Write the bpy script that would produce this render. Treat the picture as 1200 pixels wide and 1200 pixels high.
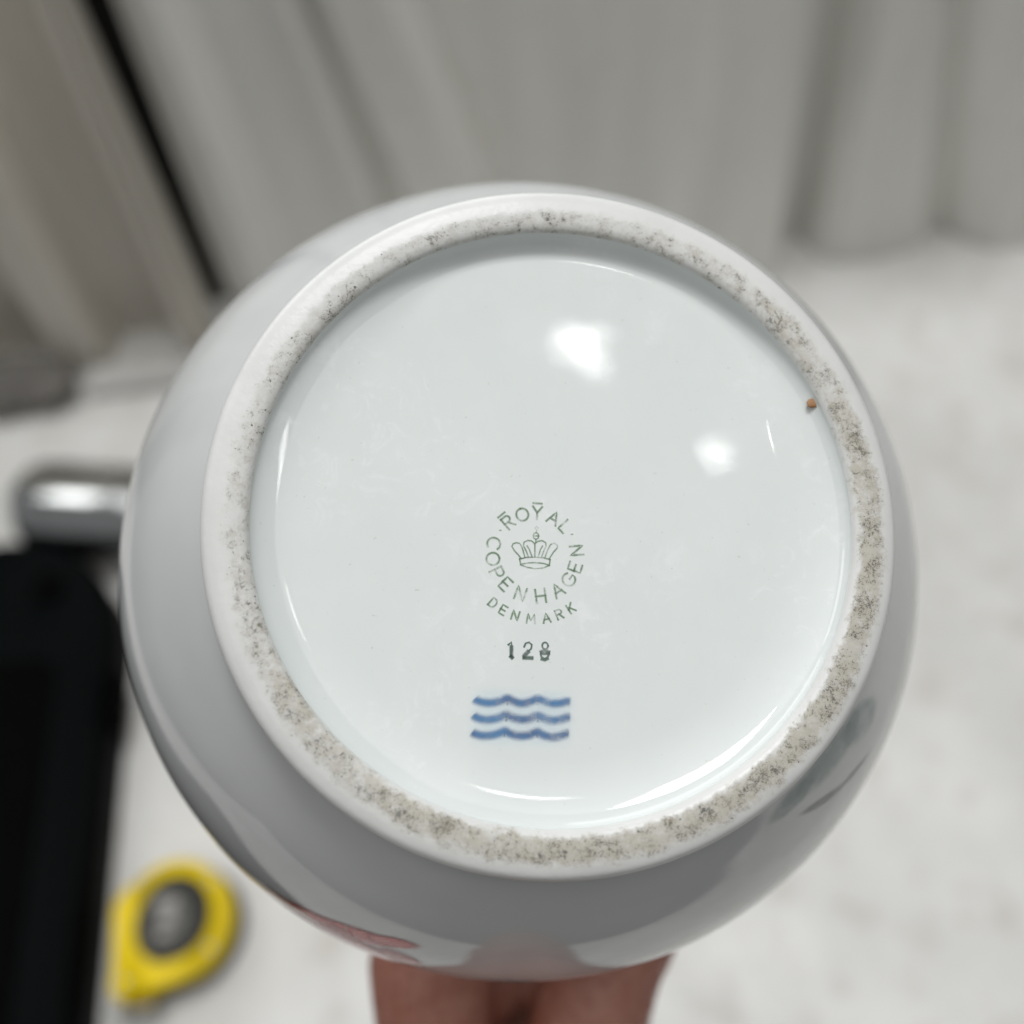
import bpy, bmesh, math, random
from mathutils import Vector, Matrix, noise
S = bpy.context.scene
for o in list(bpy.data.objects): bpy.data.objects.remove(o)
R = math.radians

# ------------------------------------------------------------------ camera
CAM_H = 0.67
cam = bpy.data.cameras.new('camera'); cam_o = bpy.data.objects.new('camera', cam)
S.collection.objects.link(cam_o); S.camera = cam_o
right = Vector((0.99110592, -0.10829313, -0.07734111))
up = Vector((0.13276026, 0.84459668, 0.51868214))
back = Vector((0.00915233, -0.52433677, 0.85146179))
cam_o.matrix_world = Matrix(((right.x, up.x, back.x, 0), (right.y, up.y, back.y, 0),
                             (right.z, up.z, back.z, CAM_H), (0, 0, 0, 1)))
cam.sensor_width = 36; cam.sensor_height = 36; cam.sensor_fit = 'HORIZONTAL'; cam.lens = 36
cam.clip_start = 0.01; cam.clip_end = 50
cam.dof.use_dof = True; cam.dof.focus_distance = 0.134; cam.dof.aperture_fstop = 8.4

# ------------------------------------------------------------------ light
world = bpy.data.worlds.new('World'); S.world = world; world.use_nodes = True
bg = world.node_tree.nodes['Background']
bg.inputs[0].default_value = (0.98, 0.99, 1.0, 1); bg.inputs[1].default_value = 0.12

def lamp(name, loc, target, w, h, watts, color=(1, 1, 1), shape='RECTANGLE', roll=0):
    l = bpy.data.lights.new(name, 'AREA'); l.shape = shape; l.size = w; l.size_y = h
    l.energy = watts; l.color = color
    o = bpy.data.objects.new(name, l); S.collection.objects.link(o); o.location = loc
    q = (Vector(target) - Vector(loc)).to_track_quat('-Z', 'Y')
    o.rotation_euler = (q.to_matrix() @ Matrix.Rotation(roll, 3, 'Z')).to_euler()
    return o
VASE = Vector((0.00469937, 0.06903464, 0.55604421))
lamp('ceiling_lamp', (0.10, 0.66, 2.40), (0.0, 0.2, 0.3), 0.55, 0.45, 17, (0.98, 0.99, 1.0))
lamp('soft_overhead_fill', (0.05, -0.05, 2.75), (0.05, 0.0, 0.0), 2.6, 2.2, 18, (1.0, 0.99, 0.975))  # unseen broad fill, added to even out the light from overhead
lamp('wall_side_fill', (-0.55, 2.1, 1.55), (0.0, 0.1, 0.5), 2.4, 1.3, 24, (0.95, 0.98, 1.0))  # unseen area light added behind the wall to brighten the vase's far side
def bulb(name, loc, w, h, radiance, roll=0):
    lamp(name, loc, VASE, w, h, radiance * math.pi * w * h * math.pi / 4, (1, 0.99, 0.97), 'ELLIPSE', roll)
for x, y, w, h in ((.456, .056, .044, .034), (.492, .060, .040, .036), (.527, .067, .030, .028), (.511, .019, .028, .046), (.489, .038, .034, .028)):
    bulb('bulb_lamp', (x, y, 2.10), w, h, 13)
bulb('small_bulb_lamp', (0.740, -0.150, 2.10), 0.034, 0.054, 13)
def strip_light(name, a, b, w, radiance):
    a = Vector(a); b = Vector(b); c = (a + b) / 2; l = (b - a).length
    o = lamp(name, c, VASE, l, w, radiance * math.pi * l * w, (1, 1, 0.98))
    z = (c - VASE).normalized(); x = (b - a).normalized(); y = z.cross(x).normalized(); x = y.cross(z)
    o.rotation_euler = Matrix((x, y, z)).transposed().to_euler()
strip_light('highlight_strip', (0.93, -0.35, 2.10), (1.32, -0.54, 2.10), 0.04, 10)  # added strip, unseen; lengthens the left highlight arc on the base
strip_light('highlight_strip', (-1.55, 0.35, 2.10), (-1.20, 0.95, 2.10), 0.45, 2.6)  # added strip, unseen; puts a bright streak on the steel flask

S.view_settings.view_transform = 'Standard'; S.view_settings.look = 'None'
S.view_settings.exposure = 0.36; S.view_settings.gamma = 1; S.view_settings.use_curve_mapping = False
S.render.engine = 'CYCLES'
S.cycles.use_denoising = True
S.cycles.max_bounces = 6; S.cycles.use_adaptive_sampling = True; S.cycles.adaptive_threshold = 0.015
S.cycles.caustics_reflective = False; S.cycles.caustics_refractive = False

# ------------------------------------------------------------------ helpers
def link(o, parent=None):
    S.collection.objects.link(o)
    if parent: o.parent = parent
    return o
def tag(o, label=None, cat=None, group=None, kind=None):
    if label: o['label'] = label
    if cat: o['category'] = cat
    if group: o['group'] = group
    if kind: o['kind'] = kind
    return o
def mesh_obj(name, verts, faces, mat=None, parent=None, smooth=True, uvs=None):
    me = bpy.data.meshes.new(name); me.from_pydata([tuple(v) for v in verts], [], faces)
    if uvs:
        ul = me.uv_layers.new(name='UVMap')
        for l in me.loops: ul.data[l.index].uv = uvs[l.vertex_index]
    me.update()
    if smooth:
        for p in me.polygons: p.use_smooth = True
    if mat: me.materials.append(mat)
    return link(bpy.data.objects.new(name, me), parent)
def bm_obj(name, bm, mat=None, parent=None, smooth=True):
    bmesh.ops.recalc_face_normals(bm, faces=bm.faces[:])
    me = bpy.data.meshes.new(name); bm.to_mesh(me); bm.free()
    if smooth:
        for p in me.polygons: p.use_smooth = True
    if mat: me.materials.append(mat)
    return link(bpy.data.objects.new(name, me), parent)
def empty(name, loc=(0, 0, 0), rotz=0):
    o = bpy.data.objects.new(name, None); link(o); o.location = loc; o.rotation_euler = (0, 0, rotz)
    o.empty_display_size = 0.02
    return o
def catmull(P, m=10):
    Q = [tuple(2 * a - b for a, b in zip(P[0], P[1]))] + list(P) + [tuple(2 * a - b for a, b in zip(P[-1], P[-2]))]
    out = []
    for i in range(1, len(Q) - 2):
        p0, p1, p2, p3 = Q[i - 1:i + 3]
        for k in range(m):
            t = k / m
            out.append(tuple(.5 * (2 * b + (c - a) * t + (2 * a - 5 * b + 4 * c - d) * t * t + (3 * b - a - 3 * c + d) * t ** 3)
                             for a, b, c, d in zip(p0, p1, p2, p3)))
    out.append(tuple(P[-1]))
    return out

class N:
    """small node-tree writer"""
    def __init__(s, name):
        s.m = bpy.data.materials.new(name); s.m.use_nodes = True
        s.t = s.m.node_tree; s.b = s.t.nodes['Principled BSDF']
    def n(s, typ, ins=None, **kw):
        nd = s.t.nodes.new(typ)
        for k, v in kw.items(): setattr(nd, k, v)
        for k, v in (ins or {}).items(): s.set(nd.inputs[k], v)
        return nd
    def set(s, sock, v):
        if isinstance(v, bpy.types.NodeSocket): s.t.links.new(v, sock)
        elif isinstance(v, bpy.types.Node): s.t.links.new(v.outputs[0], sock)
        else:
            if isinstance(v, (tuple, list)) and len(v) == 3 and sock.type == 'RGBA': v = (*v, 1)
            sock.default_value = v
    def bs(s, **kw):
        for k, v in kw.items(): s.set(s.b.inputs[k.replace('_', ' ')], v)
    def math(s, op, a, b=None, c=None, clamp=False):
        nd = s.n('ShaderNodeMath', operation=op, use_clamp=clamp); s.set(nd.inputs[0], a)
        if b is not None: s.set(nd.inputs[1], b)
        if c is not None: s.set(nd.inputs[2], c)
        return nd.outputs[0]
    def remap(s, v, a, b, c=0., d=1., smooth=True):
        nd = s.n('ShaderNodeMapRange', interpolation_type='SMOOTHSTEP' if smooth else 'LINEAR')
        for i, x in zip((0, 1, 2, 3, 4), (v, a, b, c, d)): s.set(nd.inputs[i], x)
        return nd.outputs[0]
    def mix(s, f, a, b):
        nd = s.n('ShaderNodeMix', data_type='RGBA'); s.set(nd.inputs[0], f); s.set(nd.inputs[6], a); s.set(nd.inputs[7], b)
        return nd.outputs[2]
    def noise(s, scale, detail=3, rough=.5, vec=None, dist=0):
        nd = s.n('ShaderNodeTexNoise', {'Scale': scale, 'Detail': detail, 'Roughness': rough, 'Distortion': dist})
        s.set(nd.inputs['Vector'], vec if vec is not None else s.coord())
        return nd.outputs[0]
    def coord(s, which='Object'):
        if not hasattr(s, 'tc'): s.tc = s.n('ShaderNodeTexCoord')
        return s.tc.outputs[which]
    def bump(s, h, strength=.2, dist=.001):
        nd = s.n('ShaderNodeBump', {'Strength': strength, 'Distance': dist, 'Height': h})
        s.set(s.b.inputs['Normal'], nd)
        return nd

# ------------------------------------------------------------------ materials
def mat_table():
    m = N('table_paint')
    a = m.noise(9, 5, .6); b = m.noise(28, 4, .6); c = m.noise(240, 3, .6)
    col = m.mix(m.remap(a, .35, .7), (.68, .675, .645), (.79, .785, .76))
    col = m.mix(m.math('MULTIPLY', m.remap(b, .50, .70), .45), col, (.52, .465, .395))
    col = m.mix(m.math('MULTIPLY', m.remap(c, .60, .75), .35), col, (.42, .40, .38))
    m.bs(Base_Color=col, Roughness=m.remap(b, .3, .7, .38, .6)); m.bump(m.noise(60, 4), .25, .002)
    return m.m
def mat_wall(name, base):
    m = N(name)
    st = m.n('ShaderNodeMapping', {'Vector': m.coord(), 'Scale': (14, 14, 2.0)})
    a = m.noise(1.6, 5, .6, st); b = m.noise(30, 4, .6)
    col = m.mix(m.remap(a, .35, .7), base, tuple(x * .88 for x in base))
    col = m.mix(m.math('MULTIPLY', m.remap(b, .55, .75), .3), col, (base[0] * .8, base[1] * .74, base[2] * .62))
    m.bs(Base_Color=col, Roughness=.42); m.bump(b, .12, .002)
    return m.m
def plain(name, col, rough=.5, metal=0., var=.12, scale=120, bump=.1, spec=.5):
    m = N(name); a = m.noise(scale, 4, .6); m.b.inputs['Specular IOR Level'].default_value = spec
    c = m.mix(m.remap(a, .3, .7), tuple(x * (1 - var) for x in col), tuple(min(1, x * (1 + var)) for x in col))
    m.bs(Base_Color=c, Roughness=m.remap(a, .3, .7, max(.02, rough * .8), min(1, rough * 1.2)), Metallic=metal)
    if bump: m.bump(a, bump, .0006)
    return m.m
def mat_glaze_base():
    m = N('base_glaze')
    a = m.noise(70, 4, .55); sm = m.noise(260, 8, .75, dist=1.2); sp = m.noise(1500, 2, .6)
    col = m.mix(m.remap(a, .3, .7), (.62, .655, .64), (.645, .675, .66))
    col = m.mix(m.math('MULTIPLY', m.remap(sp, .70, .78), .5), col, (.45, .43, .40))
    sm_mask = m.math('MULTIPLY', m.remap(sm, .50, .68), m.remap(m.noise(38, 2), .47, .60))
    m.bs(Base_Color=m.mix(m.math('MULTIPLY', sm_mask, .28), col, (.80, .80, .81)), IOR=1.52,
         Roughness=m.math('ADD', m.remap(m.noise(900, 4, .7), .35, .7, .022, .050), m.math('MULTIPLY', sm_mask, .12)))
    h = m.math('ADD', m.math('MULTIPLY', m.noise(60, 2), 1.0), m.math('MULTIPLY', m.noise(420, 2), .05))
    m.bump(h, .10, .0006)
    return m.m
def mat_body():
    m = N('body_glaze')
    a = m.noise(30, 3, .55)
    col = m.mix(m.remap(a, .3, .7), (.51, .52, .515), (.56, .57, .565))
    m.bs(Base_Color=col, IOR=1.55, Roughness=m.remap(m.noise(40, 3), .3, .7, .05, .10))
    m.bump(m.noise(26, 2), .10, .001)
    return m.m
def mat_foot():
    m = N('unglazed_foot')
    sep = m.n('ShaderNodeSeparateXYZ', {0: m.coord()})
    def rad(dx, dy):
        x = m.math('SUBTRACT', sep.outputs[0], dx); y = m.math('SUBTRACT', sep.outputs[1], dy)
        return m.math('SQRT', m.math('ADD', m.math('MULTIPLY', x, x), m.math('MULTIPLY', y, y)))
    r = rad(.0006, -.0007)
    wob = m.math('MULTIPLY', m.math('SUBTRACT', m.noise(420, 6, .75), .5), .0040)
    rr = m.math('ADD', r, wob)
    band = m.math('MULTIPLY', m.remap(rr, .0393, .0404), m.remap(rr, .0421, .0437, 1., 0.))
    # contact soil: heavier towards +x -y
    wx = m.math('ADD', m.math('MULTIPLY', sep.outputs[0], 7.5), m.math('MULTIPLY', sep.outputs[1], -9.5))
    heavy = m.remap(m.math('ADD', wx, m.math('MULTIPLY', m.math('SUBTRACT', m.noise(75, 3, .6), .5), 1.5)), -.42, .42)
    patch = m.remap(m.math('ADD', m.noise(520, 8, .80), m.math('MULTIPLY', heavy, .20)), .42, .74)
    tint = m.math('MULTIPLY', band, m.math('MULTIPLY', patch, m.remap(heavy, 0, 1, .55, .68)))
    fine = m.noise(1900, 6, .78, dist=1.6)
    clump = m.remap(m.math('ADD', m.noise(380, 8, .80), m.math('MULTIPLY', heavy, .06)), .42, .68)
    speck = m.math('MULTIPLY', m.remap(m.math('ADD', fine, m.math('MULTIPLY', clump, .15)), .59, .70), m.math('MULTIPLY', band, m.remap(clump, 0, .5)))
    smear = m.math('MULTIPLY', m.math('MULTIPLY', clump, band), .34)
    grains = m.math('MULTIPLY', m.remap(m.noise(1500, 2, .5), .70, .74), m.remap(band, 0, .3))
    col = m.mix(m.remap(m.noise(120, 3), .3, .7), (.59, .59, .572), (.63, .63, .612))
    col = m.mix(tint, col, m.mix(m.remap(m.noise(240, 4), .35, .65), (.44, .415, .345), (.37, .335, .26)))
    col = m.mix(smear, col, (.27, .24, .175))
    col = m.mix(m.math('MULTIPLY', speck, .85), col, m.mix(m.remap(m.noise(500, 2), .4, .6), (.13, .115, .085), (.075, .075, .07)))
    col = m.mix(m.math('MULTIPLY', grains, .8), col, (.07, .065, .055))
    m.bs(Base_Color=col, Roughness=m.remap(band, 0, 1, .38, .85))
    m.bump(m.math('ADD', m.noise(900, 3, .6), m.math('MULTIPLY', speck, .5)), .16, .0003)
    return m.m
def mat_ink(name, col, col2, edge0, edge1, amax, scale=900, lo=.3, hi=.6, floor_=.25, end=.06):
    """print under the glaze: ribbon UV v runs -1..1 across the stroke"""
    m = N(name)
    uv = m.n('ShaderNodeSeparateXYZ', {0: m.coord('UV')})
    d = m.math('ABSOLUTE', uv.outputs[1])
    brk = m.remap(m.noise(scale, 4, .65), lo, hi, floor_, 1.)
    a = m.math('MULTIPLY', m.remap(d, edge0, edge1, 1., 0.), brk)
    ends = m.remap(uv.outputs[0], 0, end, .35 if end < .1 else 0., 1)
    a = m.math('MULTIPLY', m.math('MULTIPLY', a, ends), amax)
    ink = m.mix(m.remap(m.noise(scale * .5, 3), .35, .65), col, col2)
    thin = m.math('MULTIPLY', m.math('SUBTRACT', 1., a), .38)               # paler colour where ink is thin, offsetting the ribbon's own shadow
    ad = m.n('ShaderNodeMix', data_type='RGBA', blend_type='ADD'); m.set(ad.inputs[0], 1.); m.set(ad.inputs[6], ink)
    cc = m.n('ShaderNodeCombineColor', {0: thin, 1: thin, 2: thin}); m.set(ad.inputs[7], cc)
    m.bs(Base_Color=ad.outputs[2], Roughness=.05, IOR=1.52, Alpha=a)
    return m.m
def mat_petal(name, col, col2, amax=.8):
    m = N(name)
    uv = m.n('ShaderNodeSeparateXYZ', {0: m.coord('UV')})
    x2 = m.math('MULTIPLY', uv.outputs[0], uv.outputs[0]); y2 = m.math('MULTIPLY', uv.outputs[1], uv.outputs[1])
    rr = m.math('SQRT', m.math('ADD', x2, y2))
    a = m.math('MULTIPLY', m.remap(rr, .55, 1., 1., 0.), m.remap(m.noise(160, 3, .6), .3, .6, .45, 1.))
    m.bs(Base_Color=m.mix(m.remap(uv.outputs[1], -.6, .8), col, col2), Roughness=.08, IOR=1.55,
         Alpha=m.math('MULTIPLY', a, amax))
    return m.m
def mat_skin():
    m = N('skin')
    a = m.noise(60, 5, .6); b = m.noise(420, 5, .65); v = m.n('ShaderNodeTexVoronoi', {'Scale': 900., 'Vector': m.coord()})
    col = m.mix(m.remap(a, .3, .7), (.36, .135, .09), (.50, .25, .19))
    col = m.mix(m.math('MULTIPLY', m.remap(b, .48, .70), .55), col, (.30, .085, .06))
    m.bs(Base_Color=col, Roughness=m.remap(b, .3, .7, .42, .6), Subsurface_Weight=.25,
         Subsurface_Radius=(1., .35, .2), Subsurface_Scale=.003)
    m.bump(m.math('ADD', b, m.math('MULTIPLY', v.outputs[0], .5)), .25, .0006)
    return m.m
M = dict(
    table=mat_table(), wall=mat_wall('wall_sheet', (.765, .76, .72)), wall2=mat_wall('wall_sheet_warm', (.69, .655, .585)),
    void=plain('gap_black', (.012, .011, .010), .9), batten=plain('white_batten', (.58, .575, .55), .5),
    foot=mat_foot(), base=mat_glaze_base(), body=mat_body(), skin=mat_skin(),
    nail=plain('nail', (.50, .28, .22), .3),
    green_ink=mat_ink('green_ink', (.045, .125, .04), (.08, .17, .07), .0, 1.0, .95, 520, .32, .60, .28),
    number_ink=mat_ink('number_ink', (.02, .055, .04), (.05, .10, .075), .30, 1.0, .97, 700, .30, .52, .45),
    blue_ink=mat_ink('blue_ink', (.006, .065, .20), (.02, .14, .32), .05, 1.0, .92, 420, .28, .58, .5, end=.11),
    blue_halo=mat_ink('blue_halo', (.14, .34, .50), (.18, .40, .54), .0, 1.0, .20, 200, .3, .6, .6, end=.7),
    red=mat_petal('red_petal', (.50, .012, .012), (.42, .03, .03), 1.0), orange=mat_petal('orange_petal', (.50, .24, .05), (.45, .15, .05), .8),
    leaf=mat_petal('leaf_paint', (.25, .34, .32), (.36, .43, .41), .5), stem=mat_petal('stem_paint', (.22, .24, .23), (.26, .28, .27), .6),
    speck=plain('brown_speck', (.30, .15, .06), .5, scale=4000),
    case=plain('black_plastic', (.004, .0052, .0056), .6, scale=700, bump=.25, spec=.05), case2=plain('black_rubber', (.002, .002, .002), .85, spec=.03),
    chrome=plain('polished_steel', (.74, .76, .76), .13, 1.0, .05, 60, .02),
    yellow=plain('yellow_plastic', (1.0, .69, .0), .6, scale=300), rubber=plain('black_grip', (.02, .02, .021), .7),
    disc=plain('grey_label', (.10, .098, .088), .5, scale=500), disc2=plain('pale_print', (.32, .31, .29), .5, scale=500),
    steel=plain('hook_steel', (.35, .35, .34), .35, 1.0), blade=plain('tape_blade', (.75, .55, .03), .4),
    cloth=plain('dark_cloth', (.17, .16, .145), .9, scale=200), bead=plain('clear_bead', (.85, .85, .85), .06, bump=0))

# ------------------------------------------------------------------ setting: tabletop and wall
def box_bm(bm, x0, x1, y0, y1, z0, z1, bev=0, seg=2):
    r = bmesh.ops.create_cube(bm, size=1)
    for v in r['verts']: v.co = Vector(((x0 + x1) / 2 + v.co.x * (x1 - x0), (y0 + y1) / 2 + v.co.y * (y1 - y0), (z0 + z1) / 2 + v.co.z * (z1 - z0)))
    if bev:
        es = list({e for v in r['verts'] for e in v.link_edges})
        bmesh.ops.bevel(bm, geom=es, offset=bev, segments=seg, affect='EDGES', profile=.5)
    return bm
random.seed(3)
bm = box_bm(bmesh.new(), -.85, .85, -.35, .70, -.03, 0)
tag(bm_obj('tabletop', bm, M['table'], smooth=False), kind='structure')
bm = box_bm(bmesh.new(), -.85, .85, .676, .70, .0005, .52)  # near-black board added behind the panels so their gap goes dark
tag(bm_obj('gap_dark_board', bm, M['void'], smooth=False), kind='structure')

def ribbed_sheet(name, cols, mat, zt=.50, thick=.0025):
    """cols: (x at foot, x per metre of lean, depth towards viewer); ribs run up the sheet"""
    cols = [(a[0] + (b[0] - a[0]) * k / 2, a[1] + (b[1] - a[1]) * k / 2, a[2] + (b[2] - a[2]) * k / 2) for a, b in zip(cols, cols[1:]) for k in range(2)] + [cols[-1]]
    nz = 14; V = []; F = []; nc = len(cols)
    for side in (0, 1):
        for i, (xb, lean, dep) in enumerate(cols):
            for k in range(nz + 1):
                z = .0015 + (zt - .0015) * k / nz
                V.append((xb + lean * z, .640 - dep + side * thick + .0012 * noise.noise((xb * 9, z * 6, 3)), z))
    W = nz + 1; off = nc * W
    for i in range(nc - 1):
        for k in range(nz):
            a = i * W + k; F.append((a, a + W, a + W + 1, a + 1)); b = off + a; F.append((b, b + 1, b + W + 1, b + W))
    for k in range(nz):
        F.append((k, k + 1, off + k + 1, off + k)); e = (nc - 1) * W + k; F.append((e, off + e, off + e + 1, e + 1))
    for i in range(nc - 1):
        for k in (0, nz):
            a = i * W + k; F.append((a, off + a, off + a + W, a + W))
    return mesh_obj(name, V, F, mat, smooth=False)
left_cols = [(-.60, .02, .0), (-.52, .02, .0), (-.505, .02, .03), (-.46, .02, .03), (-.445, .02, -.008), (-.40, .03, -.008), (-.390, .04, -.004),
             (-.376, .05, .028), (-.350, .055, .030), (-.340, .055, .026), (-.331, .057, -.010), (-.322, .058, -.013), (-.290, .058, -.013), (-.281, .058, -.008), (-.268, .055, .028),
             (-.261, .05, .034), (-.254, .048, .034), (-.2525, .048, .028), (-.250, .047, .028), (-.2485, .046, .036), (-.243, .045, .037), (-.2395, .03, .033), (-.2375, .025, .012)]
tag(ribbed_sheet('wall_panel', left_cols, M['wall2']), 'ribbed off-white wall panel left of the black vertical gap', 'wall panel', 'wall panels behind the table')
right_cols = [(-.2245, .038, -.006), (-.222, .038, .006), (-.212, .035, .010), (-.205, .03, .014), (-.196, .02, .036), (-.178, .0, .038), (-.166, -.01, .026), (-.15, -.03, .020),
              (-.10, -.08, .022), (-.070, -.118, .026), (-.064, -.122, .012), (-.058, -.13, -.008), (-.044, -.15, -.004), (-.034, -.16, .010), (.02, -.21, .014), (.030, -.225, -.004), (.040, -.225, -.014),
              (.052, -.22, -.008), (.12, -.16, .010), (.19, -.08, .018), (.225, -.05, .032), (.241, -.045, .034), (.2495, -.042, .018), (.254, -.042, -.022),
              (.276, -.042, -.022), (.286, -.045, .006), (.30, -.06, .018), (.34, -.13, .020), (.378, -.22, .012), (.392, -.25, -.006), (.402, -.25, -.008), (.414, -.24, .012),
              (.435, -.22, .028), (.47, -.2, .028), (.487, -.2, -.004), (.52, -.2, -.004), (.535, -.2, .028), (.60, -.2, .028)]
tag(ribbed_sheet('wall_panel', right_cols, M['wall']), 'wide grey-white ribbed wall panel right of the black vertical gap', 'wall panel', 'wall panels behind the table')

bm = box_bm(bmesh.new(), -.352, -.13, .580, .606, .0008, .016, .004, 3)
for v in bm.verts: v.co.y += .004 * math.sin(v.co.x * 18)
tag(bm_obj('wooden_batten', bm, M['batten']), 'white batten lying along the foot of the ribbed wall, left of the vase', 'batten')

# ------------------------------------------------------------------ vase
Vm = Matrix(((0.984752079, 0.128624970, 0.117127961, VASE.x), (-0.078146395, 0.928607178, -0.362742126, VASE.y),
             (-0.155423561, 0.348057935, 0.924499427, VASE.z), (0, 0, 0, 1)))
vase = empty('vase'); vase.matrix_world = Vm
tag(vase, 'upturned white porcelain vase held by hand with printed marks on its base', 'vase')
def lathe(name, prof, mat, seg=256, wob=0., close=False):
    V = []; F = []; U = []
    for j, (r, h) in enumerate(prof):
        for i in range(seg):
            t = 2 * math.pi * i / seg
            w = 1 + wob * (math.sin(2 * t + .6) * .6 + math.sin(3 * t + 2))
            V.append((r * w * math.cos(t) / 1000, r * w * math.sin(t) / 1000, -h / 1000))
    for j in range(len(prof) - 1):
        for i in range(seg):
            a = j * seg + i; b = j * seg + (i + 1) % seg
            F.append((a, b, b + seg, a + seg))
    if close:
        V.append((0, 0, -prof[-1][1] / 1000)); c = len(V) - 1; j = (len(prof) - 1) * seg
        for i in range(seg): F.append((j + i, j + (i + 1) % seg, c))
    o = mesh_obj(name, V, F, mat, vase)
    bm = bmesh.new(); bm.from_mesh(o.data); bmesh.ops.recalc_face_normals(bm, faces=bm.faces[:])
    bm.to_mesh(o.data); bm.free()
    return o
SC = 1.13
def bw(r): return 44.9 + (r - 44.9) * SC
OUT = [(44.9, 4.4), (46.3, 6.6), (bw(51), 13), (bw(56.5), 21), (bw(61.5), 31), (bw(64.5), 41), (bw(65.5), 50), (bw(64.5), 60), (bw(60), 74), (55, 86),
       (44, 97), (33, 106), (26, 114), (22.5, 124), (21.5, 137), (23, 152), (27, 164), (32, 172), (32.6, 174)]
prof_out = catmull(OUT, 8)
prof_in = catmull([(32.6, 174), (31.8, 175), (30.6, 174), (26, 165), (21, 152), (19.5, 137), (20.5, 124), (24, 115), (31, 107.5), (42, 99), (53, 88), (62, 74), (64, 52), (58, 32), (45, 16), (20, 10.5), (1, 10)], 5)
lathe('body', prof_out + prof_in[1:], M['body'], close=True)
ring = catmull([(44.9, 4.4), (45.5, 3.4), (45.95, 2.3), (45.8, 1.3), (45.2, .55), (44.2, .15), (43.2, 0), (42.0, -.06), (40.9, .02), (40.35, .2), (39.95, .5), (39.65, .95)], 6)
lathe('foot_ring', ring, M['foot'], wob=.0012)
BASE_D = 3.8
def base_h(r, t=0.):                             # depth of the recessed base below the foot plane (mm); fillet tighter on one side
    w = .5 + .5 * math.cos(t - R(78)); w = max(0., min(1., (w - .75) / .2)); w = w * w * (3 - 2 * w)
    r0 = 31.6 + 5.2 * w
    if r < r0: return BASE_D - .04 * (1 - (r / r0) ** 2)
    k = min(1, (r - r0) / (39.65 - r0))
    return BASE_D - (BASE_D - .95) * (1 - math.sqrt(max(0, 1 - k ** 2.0)))
radii = [29 * k / 24 for k in range(1, 25)] + [29 + 10.65 * math.sin(math.pi / 2 * k / 60) for k in range(1, 61)]
BV, BF, SEG = [(0, 0, -base_h(0) / 1000)], [], 256
for r in radii:
    for i in range(SEG):
        t = 2 * math.pi * i / SEG; q = 1 + .0012 * (math.sin(2 * t + .6) * .6 + math.sin(3 * t + 2)) * (r / 39.65)
        BV.append((r * q * math.cos(t) / 1000, r * q * math.sin(t) / 1000, -base_h(r, t) / 1000))
for i in range(SEG): BF.append((0, 1 + i, 1 + (i + 1) % SEG))
for j in range(len(radii) - 1):
    for i in range(SEG):
        a = 1 + j * SEG + i; b = 1 + j * SEG + (i + 1) % SEG; BF.append((a, a + SEG, b + SEG, b))
mesh_obj('base', BV, BF, M['base'], vase)

# --- printed marks: ribbons laid on the base glaze (local mm, x right, y up)
def on_base(x, y, lift): return (x / 1000, y / 1000, (-base_h(math.hypot(x, y), math.atan2(y, x)) + lift) / 1000)
def ribbon(strokes, width, lift, name, mat, parent):
    V = []; F = []; U = []
    for st in strokes:
        P = [Vector(p) for p in st]
        Q = [P[0]]
        for a, b in zip(P, P[1:]):
            k = max(1, int((b - a).length / (width * .8)))
            for i in range(1, k + 1): Q.append(a.lerp(b, i / k))
        d0 = (Q[0] - Q[1]).normalized(); d1 = (Q[-1] - Q[-2]).normalized()
        Q = [Q[0] + d0 * width * .35] + Q + [Q[-1] + d1 * width * .35]
        s = len(V); n = len(Q)
        for i, q in enumerate(Q):
            d = (Q[min(n - 1, i + 1)] - Q[max(0, i - 1)]).normalized(); nn = Vector((-d.y, d.x))
            e = min(i, n - 1 - i) / max(1, (n - 1) / 2)
            for v in (-1, 0, 1):
                p = q + nn * v * width / 2
                V.append(on_base(p.x, p.y, lift)); U.append((e if i not in (0, n - 1) else 0, v))
        for i in range(n - 1):
            for k in (0, 1):
                a = s + i * 3 + k; F.append((a, a + 3, a + 4, a + 1))
    return mesh_obj(name, V, F, mat, parent, uvs=U)
def arc(cx, cy, rx, ry, a0, a1, k=12): return [(cx + rx * math.cos(R(a0 + (a1 - a0) * i / k)), cy + ry * math.sin(R(a0 + (a1 - a0) * i / k))) for i in range(k + 1)]
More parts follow.
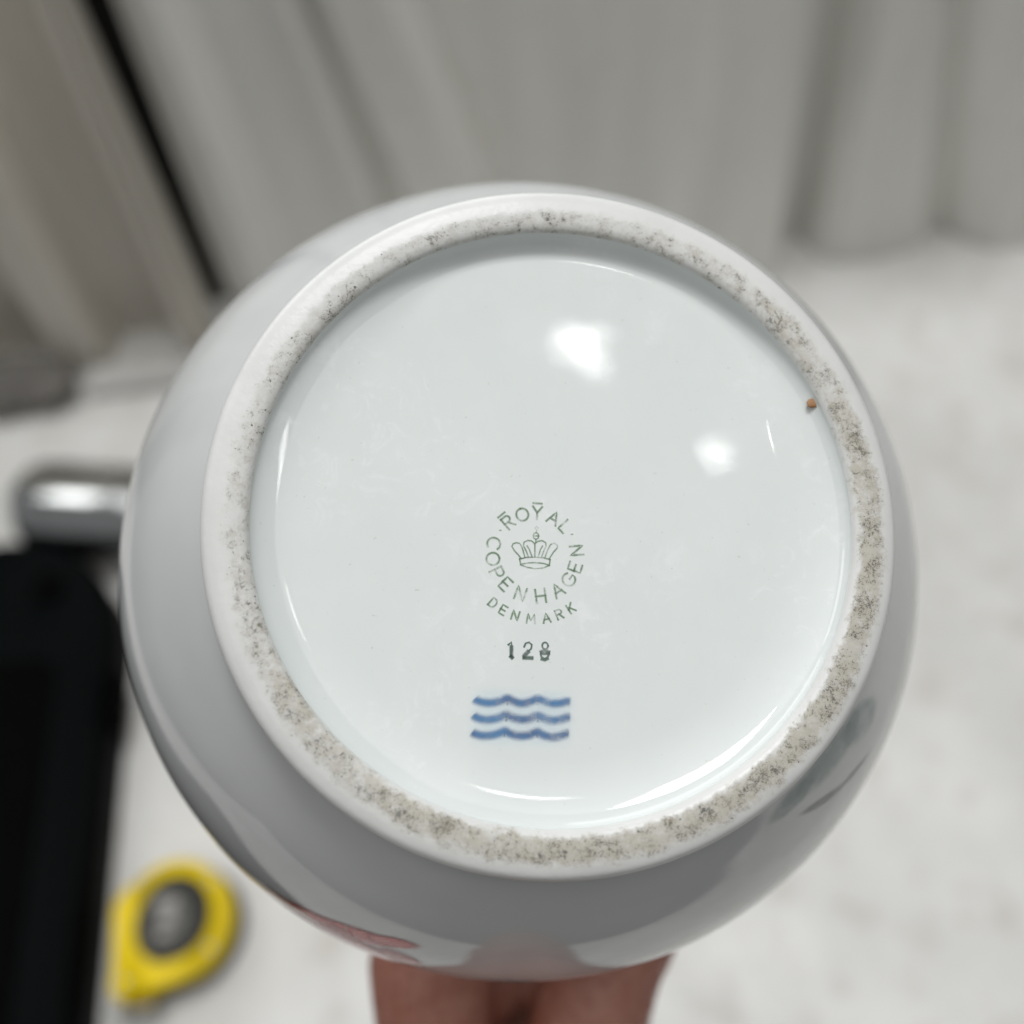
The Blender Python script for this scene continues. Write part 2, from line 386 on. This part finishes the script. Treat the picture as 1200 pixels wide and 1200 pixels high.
GL = {  # letters in a unit box, x -.5...5, y -.5...5
    'R': [[(-.3, -.5), (-.3, .5)], [(-.3, .5), (.1, .5)] + arc(.1, .25, .25, .25, 90, -90, 8) + [(-.3, 0)], [(0, 0), (.35, -.5)]],
    'O': [arc(0, 0, .48, .5, 90, 450, 22)],
    'Y': [[(-.36, .5), (0, .02), (0, -.5)], [(.36, .5), (0, .02)]],
    'A': [[(-.4, -.5), (0, .5), (.4, -.5)], [(-.25, -.16), (.25, -.16)]],
    'L': [[(-.25, .5), (-.25, -.5), (.28, -.5)]],
    'C': [arc(.05, 0, .48, .5, 50, 310, 18)],
    'P': [[(-.3, -.5), (-.3, .5)], [(-.3, .5), (.1, .5)] + arc(.1, .22, .25, .28, 90, -90, 8) + [(-.3, -.06)]],
    'E': [[(.3, .5), (-.28, .5), (-.28, -.5), (.3, -.5)], [(-.28, 0), (.2, 0)]],
    'N': [[(-.35, -.5), (-.35, .5), (.35, -.5), (.35, .5)]],
    'H': [[(-.36, -.5), (-.36, .5)], [(.36, -.5), (.36, .5)], [(-.36, 0), (.36, 0)]],
    'G': [arc(.02, 0, .48, .5, 50, 330, 18) + [(.46, -.02), (.1, -.02)]],
    'D': [[(-.3, -.5), (-.3, .5), (0, .5)] + arc(0, 0, .38, .5, 90, -90, 10) + [(-.3, -.5)]],
    'M': [[(-.45, -.5), (-.35, .5), (0, -.25), (.35, .5), (.45, -.5)]],
    'K': [[(-.28, -.5), (-.28, .5)], [(.32, .5), (-.28, -.05)], [(-.08, .13), (.34, -.5)]]}
CX, CY = -2.66, -4.80
K = 0.1135                     # mm per pixel of the print
def letter(ch, ang, rad, size, outward, width=.48, jit=0, over=False):
    a = R(ang); c = Vector((CX + rad * math.cos(a), CY + rad * math.sin(a)))
    u = Vector((math.cos(a), math.sin(a))) * (1 if outward else -1); rt = Vector((u.y, -u.x))
    st = [[tuple(c + rt * x * size + u * y * size) for x, y in s] for s in GL[ch]]
    if over: st.append([tuple(c + rt * x * size + u * .78 * size) for x in (-.33, .3)])
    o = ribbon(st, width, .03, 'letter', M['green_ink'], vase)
    o['label'] = 'small green printed letter ' + ch
for ch, ang in zip('ROYAL', (130.5, 107.5, 86.5, 62.5, 43)):
    letter(ch, ang, 48.8 * K, 14.8 * K, True, over=ch in 'RY')
for ch, ang in zip('COPENHAGEN', (166, 187.5, 207, 226, 250, 277.5, 302, 323, 342, 5.5)):
    letter(ch, ang, 49.5 * K, 15.2 * K, False)
for ch, ang in zip('DENMARK', (229.6, 240.5, 252.3, 266.3, 280, 291.5, 303.3)):
    letter(ch, ang, 75.5 * K, 10.6 * K, False, .42)
for ang, rad in ((146, 49), (28.5, 50)):
    p = Vector((CX + rad * K * math.cos(R(ang)), CY + rad * K * math.sin(R(ang))))
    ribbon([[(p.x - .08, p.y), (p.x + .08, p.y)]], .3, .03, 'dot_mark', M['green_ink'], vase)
def zpx(x, y): return (CX + (x - 375) / 3.527 * K, CY - (y - 318) / 3.527 * K)
crown = [[(312, 340), (340, 333), (375, 331), (410, 333), (438, 341)], [(316, 362), (345, 356), (375, 354), (410, 357), (434, 364)],
         [(316, 364), (345, 374), (375, 379), (408, 376), (434, 365)], [(312, 340), (316, 363)], [(438, 341), (434, 365)],
         [(318, 338), (306, 322), (290, 305), (280, 288), (285, 277), (298, 272), (312, 275), (322, 290), (334, 333)],
         [(348, 332), (340, 308), (328, 285), (330, 270), (345, 262), (362, 264), (374, 275)],
         [(375, 331), (375, 275), (388, 265), (405, 262), (420, 270), (422, 284), (412, 305), (402, 332)],
         [(416, 334), (428, 300), (440, 278), (455, 272), (468, 280), (468, 292), (452, 310), (434, 338)],
         [(364, 331), (352, 300), (343, 285)], [(388, 331), (398, 300), (407, 285)],
         [(380, 229), (388, 233), (392, 243), (388, 253), (380, 257), (372, 253), (368, 243), (372, 233), (380, 229)],
         [(372, 243), (388, 243)], [(380, 257), (379, 270)], [(381, 228), (383, 218), (376, 210), (383, 203), (388, 209)]]
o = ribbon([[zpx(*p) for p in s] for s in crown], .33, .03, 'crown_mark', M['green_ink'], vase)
o['label'] = 'small green printed crown with orb'
DG = {'1': ([[(266, 690), (278, 680), (278, 706)]], [[(278, 700), (278, 733)], [(277, 738), (280, 741)]]),
      '2': ([[(330, 698), (336, 684), (350, 680), (361, 690), (358, 706), (344, 718)]], [[(344, 718), (331, 734)], [(330, 742), (360, 743)], [(333, 730), (344, 720)]]),
      '8': ([arc(415, 694, 12, 14, 0, 360, 12), arc(413, 728, 16, 18, 0, 360, 12)], [[(400, 718), (413, 711), (428, 718)], [(402, 723), (428, 723)], [(404, 746), (414, 749), (422, 745)]])}
for d in '128':
    thin, thick = DG[d]
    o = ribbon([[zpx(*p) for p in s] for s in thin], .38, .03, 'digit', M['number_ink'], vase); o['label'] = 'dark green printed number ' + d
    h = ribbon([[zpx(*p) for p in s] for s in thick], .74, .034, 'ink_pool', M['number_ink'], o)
def wave(pts, w, dy=0):
    P = catmull([zpx(x, y - 4 - (y - 915) * .10) for x, y in pts], 8)
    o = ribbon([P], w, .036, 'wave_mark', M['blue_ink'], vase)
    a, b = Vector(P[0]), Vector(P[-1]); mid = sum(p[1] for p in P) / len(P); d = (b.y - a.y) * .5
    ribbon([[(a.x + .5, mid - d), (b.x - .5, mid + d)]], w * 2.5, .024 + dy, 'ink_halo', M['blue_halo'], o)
    return o
W1 = [(128, 905), (140, 916), (170, 925), (205, 926), (238, 918), (262, 907), (285, 918), (318, 928), (352, 922), (378, 910), (392, 911), (412, 920), (440, 928), (475, 927), (500, 921), (522, 923)]
W2 = [(122, 976), (135, 988), (165, 998), (200, 998), (235, 988), (258, 977), (280, 989), (315, 998), (350, 995), (375, 984), (388, 982), (408, 993), (440, 1003), (475, 999), (500, 990), (520, 990)]
W3 = [(118, 1050), (132, 1060), (162, 1068), (198, 1067), (230, 1058), (252, 1049), (272, 1060), (308, 1070), (345, 1067), (372, 1056), (384, 1054), (405, 1066), (438, 1076), (472, 1072), (496, 1061), (514, 1062)]
for i, wv in enumerate((W1, W2, W3)):
    o = wave(wv, 1.75, i * .003); o['label'] = ('top', 'middle', 'bottom')[i] + ' blue painted wave line'
bm = bmesh.new(); bmesh.ops.create_icosphere(bm, subdivisions=3, radius=1)
for v in bm.verts:
    k = 1 + .35 * noise.noise(v.co * 1.6); v.co = Vector((v.co.x * .80 * k, v.co.y * .62 * k, v.co.z * .14))
    v.co /= 1000
sp = bm_obj('brown_speck', bm, M['speck'], vase)
sx, sy = 35.6, 16.3
sp.location = (sx / 1000, sy / 1000, -.00165); sp['label'] = 'tiny brown speck beside the foot ring'

# --- painted decor on the body: patches that follow the lathe surface
def surf(t, h, lift):
    for (r0, h0), (r1, h1) in zip(prof_out, prof_out[1:]):
        if h0 <= h <= h1:
            r = r0 + (r1 - r0) * (h - h0) / max(1e-6, h1 - h0) + lift; return (r * math.cos(t) / 1000, r * math.sin(t) / 1000, -h / 1000)
    r, h = prof_out[-1]; return (r * math.cos(t) / 1000, r * math.sin(t) / 1000, -h / 1000)
def petal(name, mat, tdeg, h, lt, lh, rot=0, lift=.12):
    V = []; F = []; U = []; n = 14
    for j in range(n + 1):
        for i in range(n + 1):
            x = -1 + 2 * i / n; y = -1 + 2 * j / n
            xx, yy = x * lt, y * lh
            c, s_ = math.cos(R(rot)), math.sin(R(rot))
            px, py = xx * c - yy * s_, xx * s_ + yy * c        # mm on the surface
            V.append(surf(R(tdeg) + px / 62, h + py, lift)); U.append((x, y))
    for j in range(n):
        for i in range(n):
            a = j * (n + 1) + i; F.append((a, a + 1, a + n + 2, a + n + 1))
    return mesh_obj(name, V, F, mat, vase, uvs=U)
for t, h, lt, lh, ro in ((245, 29.5, 8, 3.2, -22), (240, 33, 8, 4.0, -18), (250, 26.5, 5, 2.0, -25), (247, 37, 9, 6, 8), (240, 43, 9, 6, 0), (252, 32, 4, 3, 20)):
    petal('painted_petal', M['red'], t, h, lt, lh, ro)
for t, h, lt, lh, ro in ((235, 34.5, 6, 2.4, -15), (228, 39, 8, 2.0, -10)): petal('painted_bud', M['orange'], t, h, lt, lh, ro)
for t, h, lt, lh, ro in ((321, 11, 12, 3.4, 5), (329, 13, 6, 4.0, 20), (312, 10.5, 7, 2.2, 0)): petal('painted_leaf', M['leaf'], t, h, lt, lh, ro)
for t, h, lt, lh, ro in ((317, 17, 7, 1.0, 25), (324, 20, 5, .8, 20)): petal('painted_stem', M['stem'], t, h, lt, lh, ro)

# ------------------------------------------------------------------ hand round the neck
def capsules(chains, name, mat, voxel=.0013):
    bm = bmesh.new()
    for ch in chains:
        P = catmull([(p.x, p.y, p.z, r) for p, r in ch], 6)
        rings = []
        for i, p in enumerate(P):
            c = Vector(p[:3]); rr = p[3]
            d = (Vector(P[min(len(P) - 1, i + 1)][:3]) - Vector(P[max(0, i - 1)][:3])).normalized()
            q = d.to_track_quat('Z', 'Y')
            rings.append([bm.verts.new(c + q @ Vector((math.cos(k * math.pi / 10) * rr, math.sin(k * math.pi / 10) * rr, 0))) for k in range(20)])
        for a, b in zip(rings, rings[1:]):
            for k in range(20): bm.faces.new((a[k], a[(k + 1) % 20], b[(k + 1) % 20], b[k]))
        bm.faces.new(rings[0][::-1]); bm.faces.new(rings[-1])
        for e in (0, -1):
            bmesh.ops.create_uvsphere(bm, u_segments=20, v_segments=12, radius=P[e][3] * .995, matrix=Matrix.Translation(P[e][:3]))
    o = bm_obj(name, bm, mat)
    md = o.modifiers.new('r', 'REMESH'); md.mode = 'VOXEL'; md.voxel_size = voxel; md.use_smooth_shade = True
    sm = o.modifiers.new('s', 'SMOOTH'); sm.factor = .5; sm.iterations = 7
    dg = bpy.context.evaluated_depsgraph_get(); me = bpy.data.meshes.new_from_object(o.evaluated_get(dg))
    o.modifiers.clear(); o.data = me
    nrm = [v.normal.copy() for v in me.vertices]; cos = [v.co.copy() for v in me.vertices]; flat = []
    for c, nn in zip(cos, nrm):
        q = c * 1000; flat += list(c + nn * .001 * (.55 * noise.noise(q * .09) + .25 * noise.noise(q * .22) + .10 * noise.noise(q * .6)))
    me.vertices.foreach_set('co', flat); me.update()
    for p in me.polygons: p.use_smooth = True
    if not me.materials: me.materials.append(mat)
    return o
HO = Vm @ Vector((.010, -.150, -.128))                   # wrist
def hp(s, u, h): return Vm @ Vector((s / 1000, -u / 1000, -h / 1000)) - HO
ch = []
def chain(pts): ch.append([(hp(*p[:3]), p[3] / 1000) for p in pts])
chain([(14, 330, 175, 36), (13, 240, 155, 31), (11, 185, 140, 27), (10, 150, 130, 25)])                 # forearm
chain([(4, 232, 160, 27), (4, 190, 146, 23), (2, 160, 138, 21)])
chain([(4, 150, 128, 21), (-5, 118, 118, 18), (-12.5, 96, 110, 12.6), (-14.5, 80, 107, 13.6), (-16, 66, 108, 12), (-30, 36, 109, 11.2), (-33, 2, 113, 9.6), (-27, -14, 115, 7.8)])   # thumb
tips = []
for i, (hh, w, ln, mr) in enumerate(((106, 12.2, 1.0, 14.2), (126, 12.0, 1.06, 14), (145, 11.4, 1.0, 13.2), (162, 10, .84, 11.6))):
    h0 = 128 + (hh - 128) * .55
    chain([(14, 148, h0, 17), (18, 112, (h0 + hh) / 2, mr), (22.5 + (-1.5, 1.5, -1, -2)[i], 86 + (0, 5, 4, 2)[i], hh, mr - 1.6), (33 - i, 58 - 3 * i, hh + 1, w), (39 - 2 * i, 18, hh + 2, w * .94), (34 - 2 * i, -12, hh + 2, w * .9),
           (17 * ln, -34 * ln - 1, hh + 2, w * .84), (-2 * ln, -35, hh + 1, w * .78), (-13 * ln, -30, hh + 1, w * .66)])
chain([(-10, 66, 119, 9), (5, 60, 126, 9), (24, 64, 121, 10)])
chain([(-8, 90, 121, 11), (5, 84, 127, 11), (24, 86, 122, 11)])
chain([(4, 120, 132, 17), (14, 96, 140, 15), (20, 78, 140, 12)])                                         # palm
hand = capsules(ch, 'person_hand', M['skin'])
hand.location = HO
tag(hand, 'bare right hand gripping the vase neck from below, thumb to the left', 'hand')
def nail(s, u, h, nx, ny, rx, ry):
    bm = bmesh.new(); bmesh.ops.create_uvsphere(bm, u_segments=20, v_segments=10, radius=1)
    for v in bm.verts: v.co = Vector((v.co.x * rx, v.co.y * ry, v.co.z * 1.0)) / 1000
    o = bm_obj('fingernail', bm, M['nail'], hand)
    nrm = (Vm.to_3x3() @ Vector((nx, -ny, 0))).normalized(); ax = (Vm.to_3x3() @ Vector((-ny, -nx, 0))).normalized()
    o.matrix_parent_inverse = Matrix(); side = ax.cross(nrm)
    m3 = Matrix((ax, side, nrm)).transposed()
    o.matrix_local = Matrix.Translation(hp(s, u, h)) @ m3.to_4x4()
nail(-37.2, -11, 114, -.93, -.36, 6.5, 5)
for i, (hh, w, ln) in enumerate(((107, 12.2, 1.0), (127, 12.0, 1.06), (146, 11.4, 1.0), (163, 10, .84))):
    nail(-10 * ln, -39.2, hh, -.25, -.97, 5.5, 4.6)

# ------------------------------------------------------------------ yellow tape measure
def prism(name, outline, z0, z1, mat, parent, bev=.0, seg=3):
    bm = bmesh.new(); b = [bm.verts.new((x, y, z0)) for x, y in outline]; t = [bm.verts.new((x, y, z1)) for x, y in outline]
    n = len(outline); bm.faces.new(b[::-1]); top = bm.faces.new(t)
    for i in range(n): bm.faces.new((b[i], b[(i + 1) % n], t[(i + 1) % n], t[i]))
    if bev: bmesh.ops.bevel(bm, geom=list(top.edges), offset=bev, segments=seg, affect='EDGES', profile=.5)
    o = bm_obj(name, bm, mat, parent, smooth=True)
    return o
tape = empty('tape_measure', (-.2405, .1385, 0))
tag(tape, 'yellow tape measure with round grey label lying on the white tabletop', 'tape measure')
def tape_outline(s=1.):
    P = [(math.cos(R(a)) * .0335, math.sin(R(a)) * .0345) for a in range(-62, 150, 8)]
    P += [(-.033, .019), (-.0362, .0165), (-.0368, .010), (-.0355, -.004), (-.0345, -.022), (-.0345, -.036), (-.0325, -.0405), (-.028, -.0415), (-.016, -.0385), (-.002, -.0355), (.008, -.0335)]
    P = [(x * s, y * s) for x, y in P]
    P3 = catmull([(x, y, 0) for x, y in P] + [(P[0][0], P[0][1], 0)], 3)
    return [(x, y) for x, y, z in P3[:-1]]
prism('lower_shell', tape_outline(1.035), .0008, .014, M['rubber'], tape, .002)  # black shell, widened so its edge doubles as the contact shadow
prism('seam_band', tape_outline(.97), .0135, .0165, M['rubber'], tape)
prism('upper_shell', tape_outline(1.0), .016, .034, M['yellow'], tape, .0045, 5)
ring_o = [(math.cos(2 * math.pi * k / 48) * .0225, math.sin(2 * math.pi * k / 48) * .0245) for k in range(48)]
prism('dark_rim', ring_o, .033, .0352, M['rubber'], tape, .001).location = (.001, .001, 0)
lab = prism('label_disc', [(x * .86 - .003, y * .9 - .002) for x, y in ring_o], .0350, .0362, M['disc'], tape, .0004)
bm = bmesh.new()
for x0, x1, y0, y1 in ((-.006, .006, .004, .012), (-.004, .005, -.003, .003), (-.006, .003, -.011, -.006)): box_bm(bm, x0 - .003, x1 - .003, y0, y1, .0363, .0364)
bm_obj('printed_panel', bm, M['disc2'], lab, smooth=False)
bm = bmesh.new(); box_bm(bm, -.0385, -.012, -.0475, -.0455, .006, .026, .0006); bm_obj('hook', bm, M['steel'], tape)
bm = bmesh.new(); box_bm(bm, -.034, -.016, -.046, -.036, .014, .0152); bm_obj('blade', bm, M['blade'], tape, smooth=False)
for sx, sy in ((.022, .020), (.023, -.019), (-.027, -.032)):
    s_ = prism('screw', [(math.cos(R(a)) * .002, math.sin(R(a)) * .002) for a in range(0, 360, 30)], .0325, .0342, M['steel'], tape, .0004); s_.location = (sx, sy, 0)

# ------------------------------------------------------------------ black case
case = empty('black_case', (-.294, .416, 0))
tag(case, 'large black plastic case on the table at the left edge, behind the tape measure', 'case')
def rrect(x0, x1, y0, y1, r, k=8):
    P = []
    for cx, cy, a0 in ((x1 - r, y1 - r, 0), (x0 + r, y1 - r, 90), (x0 + r, y0 + r, 180), (x1 - r, y0 + r, 270)):
        for i in range(k + 1): a = R(a0 + 90 * i / k); P.append((cx + r * math.cos(a), cy + r * math.sin(a)))
    return P
prism('case_shell', rrect(-.34, 0, -.50, .0, .085, 14), .0008, .026, M['case'], case, .004)
prism('case_rim', rrect(-.342, .002, -.502, .002, .087, 14), .0354, .031, M['case2'], case, .0015)
prism('case_lid', rrect(-.338, -.002, -.498, -.002, .083, 14), .0312, .048, M['case'], case, .012, 6)
prism('lid_panel', rrect(-.31, -.032, -.46, -.10, .015), .0482, .051, M['case2'], case, .002)
prism('button', [(math.cos(R(a)) * .012, math.sin(R(a)) * .012) for a in range(0, 360, 15)], .0482, .052, M['case2'], case, .001).location = (-.045, -.045, 0)
for yy in (-.13, -.40):
    bm = box_bm(bmesh.new(), .0022, .007, yy - .02, yy + .02, .016, .040, .0015); bm_obj('latch', bm, M['case2'], case)

# ------------------------------------------------------------------ steel flask
fl = empty('steel_flask', (-.300, .436, .0366)); fl.rotation_euler = (0, 0, R(-13))
tag(fl, 'shiny steel cylinder with rounded end lying behind the black case', 'flask')
def lathe_x(name, prof, mat, parent, seg=64):
    V = []; F = []
    for x, r in prof:
        for i in range(seg): t = 2 * math.pi * i / seg; V.append((x, r * math.cos(t), r * math.sin(t)))
    for j in range(len(prof) - 1):
        for i in range(seg): a = j * seg + i; b = j * seg + (i + 1) % seg; F.append((a, b, b + seg, a + seg))
    F.append(tuple(range(seg))); F.append(tuple(range((len(prof) - 1) * seg, len(prof) * seg))[::-1])
    o = mesh_obj(name, V, F, mat, parent); bm = bmesh.new(); bm.from_mesh(o.data); bmesh.ops.recalc_face_normals(bm, faces=bm.faces[:]); bm.to_mesh(o.data); bm.free(); return o
pr = [(-.082 + .030 * (1 - math.cos(R(a))), .0360 * math.sin(R(a)) ** .8) for a in range(4, 91, 6)]
lathe_x('barrel', pr + [(.05, .0360), (.052, .0354)], M['chrome'], fl)
lathe_x('collar', [(.052, .0354), (.053, .0240), (.060, .0240), (.061, .0354)], M['rubber'], fl)
lathe_x('cap', [(.061, .0354), (.062, .0360), (.092, .0360), (.098, .0255), (.101, .020), (.102, .002)], M['chrome'], fl)

# ------------------------------------------------------------------ dark cloth in the corner
bm = bmesh.new(); bmesh.ops.create_icosphere(bm, subdivisions=5, radius=1)
for v in bm.verts:
    d = v.co.copy(); k = 1 + .30 * noise.noise(d * 1.7 + Vector((4, 1, 2))) + .13 * noise.noise(d * 4.5) + .05 * noise.noise(d * 11)
    v.co = Vector((d.x * .050 * k, d.y * .026 * k, max(-.016, d.z * .022 * k)))
cl = bm_obj('cloth_bundle', bm, M['cloth']); cl.location = (-.408, .592, .0166)
tag(cl, 'dark crumpled cloth against the wall at the far left', 'cloth')

# ------------------------------------------------------------------ small bead on the table
bm = bmesh.new(); bmesh.ops.create_icosphere(bm, subdivisions=3, radius=.0022)
for v in bm.verts: v.co.z = max(-.0014, v.co.z)
bd = bm_obj('glossy_bead', bm, M['bead']); bd.location = (.056, .066, .0016)
tag(bd, 'tiny glossy white bead on the tabletop right of the hand', 'bead')
